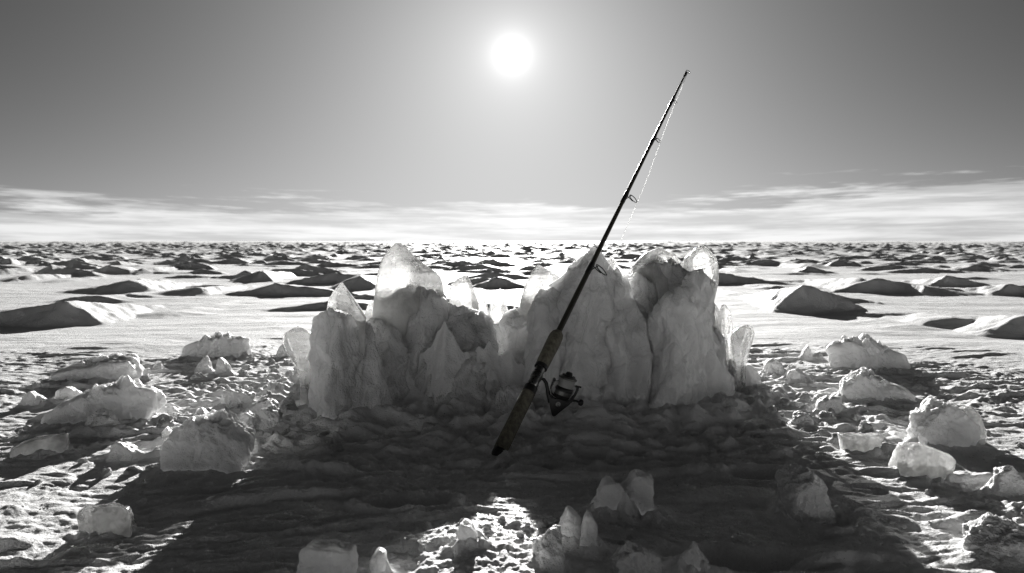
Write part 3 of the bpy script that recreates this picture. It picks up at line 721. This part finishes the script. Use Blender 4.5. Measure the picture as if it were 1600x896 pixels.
place('snow_clump', 'ramp shaped lump near the right end of the wall', 'snow lump', M_LUMP, [(1222, 600), (1232, 586), (1244, 582), (1258, 592), (1264, 601)], 0.07, 71, amp=0.005, k=16, sub=5)
place('snow_clump', 'peaked lump right of the tilted right crystal', 'snow lump', M_LUMP, [(1190, 584), (1200, 568), (1208, 564), (1218, 572), (1225, 585)], 0.07, 72, amp=0.006, k=14, sub=5)

# small crumbs: six shapes, copied
def crumb_mesh(i):
    rng = random.Random(500 + i)
    w = 0.5; poly = [(-w, -0.32), (-w * rng.uniform(0.6, 1), 0.0), (-0.2, rng.uniform(0.2, 0.36)), (0.15, rng.uniform(0.22, 0.42)), (w * rng.uniform(0.6, 1), 0.02), (w, -0.32)]
    V, F = solid(poly, rng.uniform(0.7, 1.0), rng, k=10 if i % 2 else 18, sub=4, amp=0.10, freq=3.0)
    o = obj('snow_crumb', V, F, M_LUMP); return o
CRUMBS = [crumb_mesh(i) for i in range(7)]
_used = set()
def crumb(x, y, size, label, group):
    i = random.randrange(len(CRUMBS)); src = CRUMBS[i]
    if i in _used:
        o = src.copy(); COL.objects.link(o)
    else:
        o = src; _used.add(i)
    s = size
    o.scale = (s * random.uniform(0.8, 1.4), s * random.uniform(0.8, 1.2), s * random.uniform(0.7, 1.2))
    o.rotation_euler = (random.uniform(-0.25, 0.25), random.uniform(-0.25, 0.25), random.uniform(0, 6.28))
    o.location = (x, y, hz(x, y) + 0.22 * o.scale.z)
    tag(o, label, 'snow lump', group)
def scatter(n, box_, sz, label, group, bias=None):
    k = 0
    while k < n:
        px = random.uniform(box_[0], box_[2]); py = random.uniform(box_[1], box_[3])
        if bias and random.random() > bias(px, py): continue
        g = G(px, py)
        crumb(g.x, g.y, random.uniform(*sz) * (0.6 + 0.8 * random.random() ** 3), label, group); k += 1
nearL = lambda px, py: math.exp(-((px - (440 - (py - 600) * 0.9)) / 95) ** 2)
nearR = lambda px, py: math.exp(-((px - (1185 + (py - 600) * 0.9)) / 95) ** 2)
scatter(85, (230, 560, 480, 690), (0.014, 0.046), 'small crumbled snow lump littering the sunlit snow beside the left wall end', 'snow crumbs beside the left wall end', nearL)
scatter(85, (1150, 560, 1400, 690), (0.014, 0.046), 'small crumbled snow lump littering the sunlit snow beside the right wall end', 'snow crumbs beside the right wall end', nearR)
scatter(26, (0, 560, 330, 780), (0.018, 0.038), 'tiny snow crumb scattered on the open snow far left of the wall', 'snow crumbs on the open left snow')
scatter(26, (1330, 560, 1600, 800), (0.018, 0.038), 'tiny snow crumb scattered on the open snow far right of the wall', 'snow crumbs on the open right snow')
scatter(34, (480, 655, 1130, 740), (0.020, 0.055), 'small dark looking snow lump lying in shade at the foot of the wall', 'snow crumbs in the shade under the wall')
scatter(34, (600, 830, 1010, 896), (0.008, 0.022), 'small glinting snow crumb in the bright lit patch at the bottom', 'snow crumbs in the bright foreground patch')

_lo, _hi = 1.6, 2.6                       # where the butt stands on the snow
for _ in range(40):
    _m = (_lo + _hi) / 2; B0 = P(777, 713, _m)
    if B0.z > hz(B0.x, B0.y) - 0.004: _lo = _m
    else: _hi = _m
MOUNDS.append((B0.x, B0.y + 0.045, 0.05, 0.010))
GROUND = build_ground()

def glitter():
    rng = np.random.default_rng(5); n = 15000
    px = rng.uniform(0, 1600, n); py = rng.uniform(600, 900, n) ; keep = rng.random(n) < 0.35 + 0.65 * np.exp(-((px - 800) / 220) ** 2)
    px = px[keep]; py = py[keep]; n = len(px)
    g = np.array([G(a, b)[:] for a, b in zip(px, py)]); z = H(g[:, 0], g[:, 1]) + 0.0012
    sz = rng.uniform(0.0008, 0.0022, n) * (0.5 + g[:, 1] / 2.0); t = rng.uniform(0, 2 * np.pi, n)
    tx = rng.normal(0, 0.22, n); ty = rng.normal(0, 0.22, n)
    V = np.zeros((n, 6, 3))
    for c in range(6):
        a = t + c * np.pi / 3; dx = sz * np.cos(a); dy = sz * np.sin(a)
        V[:, c, 0] = g[:, 0] + dx; V[:, c, 1] = g[:, 1] + dy; V[:, c, 2] = z + dx * tx + dy * ty
    o = obj('frost_glitter', V.reshape(-1, 3), np.arange(n * 6).reshape(n, 6), M_GLINT, smooth=False)
    tag(o, 'loose frost crystals glinting on the foreground snow', 'frost', None, 'stuff')
glitter()

# ------------------------------------------------------------------ fishing rod
T0 = P(1073, 112, 3.25)
AX = (T0 - B0).normalized()
def proj(p):
    v = p - Vector((0, 0, CAM_H)); zc = v.y * cp - v.z * sp; yc = v.y * sp + v.z * cp
    return 800 + FPX * v.x / zc, 448 - FPX * yc / zc
def on_rod(py):
    lo, hi = -0.2, 1.2
    for _ in range(50):
        m = (lo + hi) / 2
        if proj(B0.lerp(T0, m))[1] > py: lo = m
        else: hi = m
    return B0.lerp(T0, lo)
def pxr(w, p): return w / 2 * p.y / FPX
ROD = bpy.data.objects.new('fishing_rod', None); COL.objects.link(ROD); ROD.location = B0
tag(ROD, 'dark spinning rod with cork grips and black reel leaning against the ice wall', 'fishing rod')
def rod_piece(name, prof, mat, n=26, label=None):
    mb = MB(); q = [(on_rod(py), w) for py, w in prof]
    mb.lathe(B0, AX, [((p - B0).dot(AX), pxr(w, p)) for p, w in q], n)
    o = mb.build(name, mat, ROD, origin=B0)
    if label: o['label'] = label
    return o
rod_piece('butt_cap', [(715, 12), (714, 19), (711, 22), (704, 22), (702.5, 20)], M_BLACK)
rod_piece('rear_grip', [(703, 20), (702, 23), (690, 23.5), (660, 22.5), (630, 22), (614, 21.5), (613, 19)], M_CORK)
rod_piece('collar', [(614, 20), (613.5, 22), (605, 21), (604, 18)], M_BLACK)
seat = rod_piece('reel_seat', [(605, 16.5), (604, 18), (599, 18), (598.5, 16.5), (592, 16.5), (591.5, 18.5), (585, 18.5), (584.5, 16), (577, 16), (572, 16)], M_METAL)
rod_piece('winding_check', [(576, 17), (575.5, 21), (571, 21), (570.5, 17)], M_BLACK)
rod_piece('fore_grip', [(571.5, 19), (570, 21.5), (560, 22), (545, 22.5), (532, 23), (526, 22), (522, 19), (519, 13), (518, 9)], M_CORK)
rod_piece('rod_blank', [(519, 9.5), (460, 8.8), (400, 7.8), (310, 6.2), (220, 4.8), (160, 3.8), (116, 2.8)], M_BLANK, 16)

# guides: rings held out on the right, below the rod
right = Vector((1, 0, 0)); SIDE = (right - AX * right.dot(AX)).normalized()
SIDE = (SIDE + Vector((0, -0.35, 0))).normalized(); SIDE = (SIDE - AX * SIDE.dot(AX)).normalized()
RINGS = []
def guide(py, out_px, ring_px, wire):
    p = on_rod(py); k = p.y / FPX
    c = p + SIDE * (out_px * k); r = ring_px * k
    mb = MB()
    nrm = (AX + Vector((0, -0.25, 0)) + SIDE * 0.35).normalized()
    mb.torus(c, nrm, r, r, wire, 30, 8, up=SIDE)
    foot = p + AX * (10 * k) + SIDE * (pxr(5, p)); foot2 = p - AX * (9 * k) + SIDE * pxr(5, p)
    q = nrm.cross(SIDE).normalized()
    mb.tube([foot, p + SIDE * (out_px * 0.3 * k) + AX * 3 * k, c - SIDE * r * 0.3 + q * r * 0.95], wire * 0.9, 8)
    mb.tube([foot2, p + SIDE * (out_px * 0.2 * k) - AX * 3 * k, c - SIDE * r * 0.3 - q * r * 0.95], wire * 0.9, 8)
    # thread wraps on the blank
    w = 1.25 * pxr(3.2 + (py - 112) * 0.0132, p)
    mb.lathe(p - AX * 13 * k, AX, [(0, w * 0.85), (2 * k, w), (24 * k, w), (26 * k, w * 0.85)], 14)
    mb.build('line_guide', M_BLACK, ROD, origin=B0)
    RINGS.append(c)
guide(419, 19, 11, 0.0019)
guide(309, 14, 7.5, 0.0016)
guide(219, 8.5, 4.6, 0.0013)
guide(159, 5.5, 3.2, 0.0012)
mb = MB(); p = on_rod(114); k = p.y / FPX
mb.lathe(p - AX * 8 * k, AX, [(0, pxr(3.0, p)), (0.5 * k, pxr(4.2, p)), (9 * k, pxr(4.0, p)), (10 * k, pxr(2, p))], 14)
mb.torus(p + AX * 3 * k + SIDE * 2.2 * k, (AX * 0.6 + Vector((0, -1, 0))).normalized(), 2.6 * k, 3.4 * k, 0.0012, 24, 8)
mb.build('tip_top', M_BLACK, ROD, origin=B0)
TIP = p + AX * 3 * k + SIDE * 2.2 * k

# reel, laid out in the plane through the rod that faces the camera
YR = on_rod(585).y
def Z(zx, zy, dy=0.0):
    p = P(760 + zx / 4.072, 500 + zy / 4.072, YR); p.y += dy * UZ; return p
UZ = YR / FPX / 4.072
mb = MB()
mb.tube([Z(300, 440, -2), Z(318, 405, -4), Z(333, 378, -4), Z(345, 345, -2)], [6 * UZ, 9 * UZ, 9 * UZ, 5 * UZ], 12)
mb.tube([Z(322, 392, -3), Z(348, 373, 0), Z(366, 380), Z(380, 402), Z(388, 438), Z(393, 475), Z(408, 525)], [v * UZ for v in (10, 11, 11, 12, 12, 13, 17)], 16)
mb.prism([Z(x, y, -20) for x, y in ((391, 462), (410, 488), (440, 500), (500, 502), (545, 508), (549, 517), (520, 543), (472, 580), (441, 606), (428, 612), (417, 606), (405, 560))], Vector((0, 44 * UZ, 0)))
REEL = mb.build('reel', M_BLACK, ROD, bevel=3.5 * UZ, origin=B0)
A0 = Z(479, 500); A1 = Z(533, 330); RA = (A1 - A0).normalized()
def reel_lathe(name, prof, mat):
    m_ = MB(); m_.lathe(A0, RA, [(h * UZ, r * UZ) for h, r in prof], 40); return m_.build(name, mat, REEL, origin=B0)
reel_lathe('rotor', [(-6, 20), (-4, 48), (4, 55), (22, 60), (24, 57)], M_BLACK)
reel_lathe('spool_skirt', [(22, 50), (23, 56), (30, 57.5), (50, 57.5), (52, 55)], M_GREYM)
reel_lathe('spool_lip', [(51, 50), (52, 60), (58, 62), (66, 61), (76, 53), (78, 48)], M_BLACK)
reel_lathe('wound_line', [(74, 47), (76, 50), (100, 51.5), (128, 50), (130, 47)], M_SPOOLLINE)
reel_lathe('spool_rim', [(128, 45), (129, 55), (134, 60), (140, 59), (146, 50), (151, 44)], M_GREYM)
reel_lathe('drag_knob', [(148, 38), (150, 44), (156, 42), (160, 26), (164, 24), (174, 20), (177, 14)], M_BLACK)
def arm(pts, rad, name='bail_arm'):
    m_ = MB(); m_.tube([Z(*q) for q in pts], [r * UZ for r in rad], 12); return m_
m_ = arm([(430, 492, -4), (410, 462, -10), (412, 425, -10), (424, 392, -6), (430, 376, -4)], (12, 9, 7, 7, 9)); m_.lathe(Z(431, 378, -16), (0, 1, 0), [(0, 4 * UZ), (1 * UZ, 10 * UZ), (22 * UZ, 10 * UZ), (24 * UZ, 4 * UZ)]); m_.build('bail_arm', M_BLACK, REEL, origin=B0)
m_ = arm([(540, 505, -4), (562, 478, -8), (575, 450, -8), (583, 425, -6)], (12, 9, 8, 9)); m_.tube([Z(566, 420, -6), Z(584, 424, -6), (Z(603, 429, -6))], [6 * UZ, 5 * UZ, 6 * UZ], 10); m_.build('bail_arm', M_BLACK, REEL, origin=B0)
mb = MB()
pts = []
for i in range(21):
    a = math.pi * i / 20
    x = 507 - 78 * math.cos(a); y = 402 + 26 * (1 - math.cos(a)) * 0.9
    pts.append(Z(x, y - 18 * math.sin(a), 75 * math.sin(a)))
mb.tube(pts, 3.0 * UZ, 10)
mb.tube([Z(428, 400, -14), Z(409, 440, -22), Z(408, 468, -22), Z(432, 488, -18)], 2.6 * UZ, 10)
mb.tube([Z(520, 500, -52), Z(540, 470, -50), Z(556, 436, -40)], 2.4 * UZ, 10)
mb.build('bail_wire', M_METAL, REEL, origin=B0)
mb = MB(); mb.tube([Z(505, 515, 0), Z(545, 513, -4), Z(570, 515, -6), Z(592, 524, -6)], [11 * UZ, 9 * UZ, 7 * UZ, 7 * UZ], 12)
CR = mb.build('crank', M_BLACK, REEL, origin=B0)
mb = MB(); c = Z(586, 519, -6); ax = (Z(618, 530, -6) - c).normalized()
mb.lathe(c - Vector((0, 0, 2 * UZ)), ax, [(0, 6 * UZ), (2 * UZ, 16 * UZ), (8 * UZ, 20 * UZ), (20 * UZ, 21 * UZ), (28 * UZ, 16 * UZ), (31 * UZ, 8 * UZ)])
mb.build('crank_knob', M_BLACK, REEL, origin=B0)
mb = MB(); c = Z(455, 534, -21)
mb.torus(c, (0, -1, 0), 14 * UZ, 14 * UZ, 2.2 * UZ, 32, 8)
mb.torus(c + Vector((0, 0.2 * UZ, 0)), (0, -1, 0), 6 * UZ, 7.5 * UZ, 2.0 * UZ, 24, 8)
mb.tube([c + Vector((2 * UZ, 0, -2 * UZ)), c + Vector((8 * UZ, 0, -8 * UZ))], 1.8 * UZ, 8)
mb.lathe(c + Vector((0, 2.4 * UZ, 0)), (0, -1, 0), [(0, 16 * UZ), (1.5 * UZ, 16 * UZ), (1.6 * UZ, 15 * UZ)])
mb.build('badge', M_METAL, REEL, origin=B0)

# slack line from the tip through the guides to the spool
def rodY(py): return on_rod(py).y
ctrl = [(1074, 115, 0), (1063, 142, -.004), (1051, 171, -.006), (1031, 224, -.01), (1010, 282, -.012), (990, 330, -.014), (972, 372, -.016), (955, 410, -.018), (938, 448, -.02), (922, 488, -.02), (908, 530, -.015), (897, 570, -.005)]
pts = [P(a, b, rodY(b) + dy - 0.02) for a, b, dy in ctrl]
pts.append(Z(545, 385, -30))
def smooth_pts(p, n=8):
    out = []
    for i in range(len(p) - 1):
        p0 = p[max(i - 1, 0)]; p1 = p[i]; p2 = p[i + 1]; p3 = p[min(i + 2, len(p) - 1)]
        for j in range(n):
            t = j / n
            out.append(0.5 * ((2 * p1) + (p2 - p0) * t + (2 * p0 - 5 * p1 + 4 * p2 - p3) * t * t + (3 * p1 - p0 - 3 * p2 + p3) * t ** 3))
    out.append(p[-1]); return out
mb = MB(); q = smooth_pts(pts)
mb.tube(q, [0.0009 - 0.0004 * i / len(q) for i in range(len(q))], 8)
mb.build('fishing_line', M_LINE, ROD, origin=B0)

# ------------------------------------------------------------------ sky, sun
W = bpy.data.worlds.new('World'); S.world = W; W.use_nodes = True
nt = W.node_tree; nt.nodes.clear()
out = nt.nodes.new('ShaderNodeOutputWorld')
sky = node(nt, 'ShaderNodeTexSky', sky_type='NISHITA', sun_disc=False, sun_elevation=SUN_EL, sun_rotation=0.0, altitude=50.0, air_density=1.0, dust_density=0.3, ozone_density=1.0)
tc = node(nt, 'ShaderNodeTexCoord').outputs['Generated']
dirv = node(nt, 'ShaderNodeVectorMath', {0: tc}, operation='NORMALIZE').outputs[0]
sep = node(nt, 'ShaderNodeSeparateXYZ', {'Vector': dirv})
red = node(nt, 'ShaderNodeSeparateColor', {'Color': sky.outputs[0]}).outputs['Red']     # black-and-white film behind a red filter
SKY_K = 0.05
red = math_(nt, 'MULTIPLY', math_(nt, 'POWER', math_(nt, 'MULTIPLY', red, SKY_K), 1.8), 1.40)
base = math_(nt, 'DIVIDE', red, math_(nt, 'ADD', 1.0, math_(nt, 'MULTIPLY', red, 2.2)))
# aureole round the sun
sd = (0.0, math.cos(SUN_EL), math.sin(SUN_EL))
dot = node(nt, 'ShaderNodeVectorMath', {0: dirv, 1: sd}, operation='DOT_PRODUCT').outputs['Value']
ang = math_(nt, 'ARCCOSINE', math_(nt, 'MINIMUM', dot, 0.9999999))
def expo(k, a): return math_(nt, 'MULTIPLY', math_(nt, 'EXPONENT', math_(nt, 'MULTIPLY', ang, -1.0 / R(k))), a)
glow = math_(nt, 'ADD', expo(0.64, 1.3), math_(nt, 'ADD', expo(3.2, 0.22), expo(14.0, 0.30)))
# low bank of cloud
azz = math_(nt, 'ARCTAN2', sep.outputs['X'], sep.outputs['Y'])
lift = math_(nt, 'SUBTRACT', sep.outputs['Z'], math_(nt, 'MULTIPLY', math_(nt, 'SINE', math_(nt, 'MULTIPLY', azz, 3.1)), math_(nt, 'MULTIPLY', azz, 0.020)))
cv = node(nt, 'ShaderNodeCombineXYZ', {'X': azz, 'Y': lift, 'Z': 0.0}).outputs[0]
n_edge = noise(nt, cv, 1.0, 5.0, 0.6, (4.0, 42.0, 1.0))
n_edge2 = noise(nt, cv, 1.0, 4.0, 0.6, (11.0, 150.0, 1.0))
n_in = noise(nt, cv, 1.0, 5.0, 0.62, (4.5, 70.0, 1.0))
edge = math_(nt, 'ADD', 0.048, ramp(nt, azz, 0.15, 0.62, 0.0, 0.022))
edge = math_(nt, 'ADD', edge, ramp(nt, azz, -0.1, -0.6, 0.0, -0.006))
v = math_(nt, 'DIVIDE', math_(nt, 'SUBTRACT', edge, sep.outputs['Z']), 0.016)
v = math_(nt, 'ADD', v, math_(nt, 'MULTIPLY', math_(nt, 'SUBTRACT', n_edge, 0.5), 7.0))
v = math_(nt, 'ADD', v, math_(nt, 'MULTIPLY', math_(nt, 'SUBTRACT', n_edge2, 0.5), 3.0))
cm = ramp(nt, v, -0.4, 1.0)
cb = ramp(nt, n_in, 0.36, 0.64, 0.42, 0.74)
near = math_(nt, 'MULTIPLY', math_(nt, 'EXPONENT', math_(nt, 'MULTIPLY', math_(nt, 'ABSOLUTE', azz), -2.6)), 0.28)
cb = math_(nt, 'ADD', cb, near)
back = ramp(nt, sep.outputs['Y'], -0.3, 0.5, 1.9, 1.0)
sk = math_(nt, 'ADD', math_(nt, 'MULTIPLY', base, back), glow)
tot = node(nt, 'ShaderNodeMix', {'Factor': math_(nt, 'MULTIPLY', cm, 0.85), 'A': sk, 'B': cb}, data_type='FLOAT').outputs[0]
bg = node(nt, 'ShaderNodeBackground', {'Color': grey(nt, tot), 'Strength': 0.56})
nt.links.new(bg.outputs[0], out.inputs[0])

sl = bpy.data.lights.new('sun', 'SUN'); sl.energy = 5.0; sl.angle = R(0.5); sl.color = (1, 0.99, 0.97)
so = bpy.data.objects.new('sun', sl); COL.objects.link(so)
so.rotation_euler = Vector(sd).to_track_quat('Z', 'Y').to_euler()

# ------------------------------------------------------------------ camera
cam = bpy.data.cameras.new('camera'); co = bpy.data.objects.new('camera', cam); COL.objects.link(co)
cam.lens = 28.0; cam.sensor_width = 36.0; cam.sensor_fit = 'HORIZONTAL'; cam.clip_start = 0.05; cam.clip_end = 20000
co.location = (0, 0, CAM_H); co.rotation_euler = (math.pi / 2 - PITCH, 0, 0)
cam.dof.use_dof = True; cam.dof.focus_distance = 2.6; cam.dof.aperture_fstop = 7.0
S.camera = co

S.view_settings.view_transform = 'Standard'; S.view_settings.look = 'None'
S.view_settings.exposure = 1.1; S.view_settings.gamma = 1.0; S.view_settings.use_curve_mapping = False
c = S.cycles
c.max_bounces = 14; c.transmission_bounces = 12; c.transparent_max_bounces = 12; c.diffuse_bounces = 3; c.glossy_bounces = 4
c.sample_clamp_indirect = 6.0; c.blur_glossy = 0.5; c.caustics_refractive = False; c.caustics_reflective = False
c.use_denoising = True; c.denoising_prefilter = 'NONE'
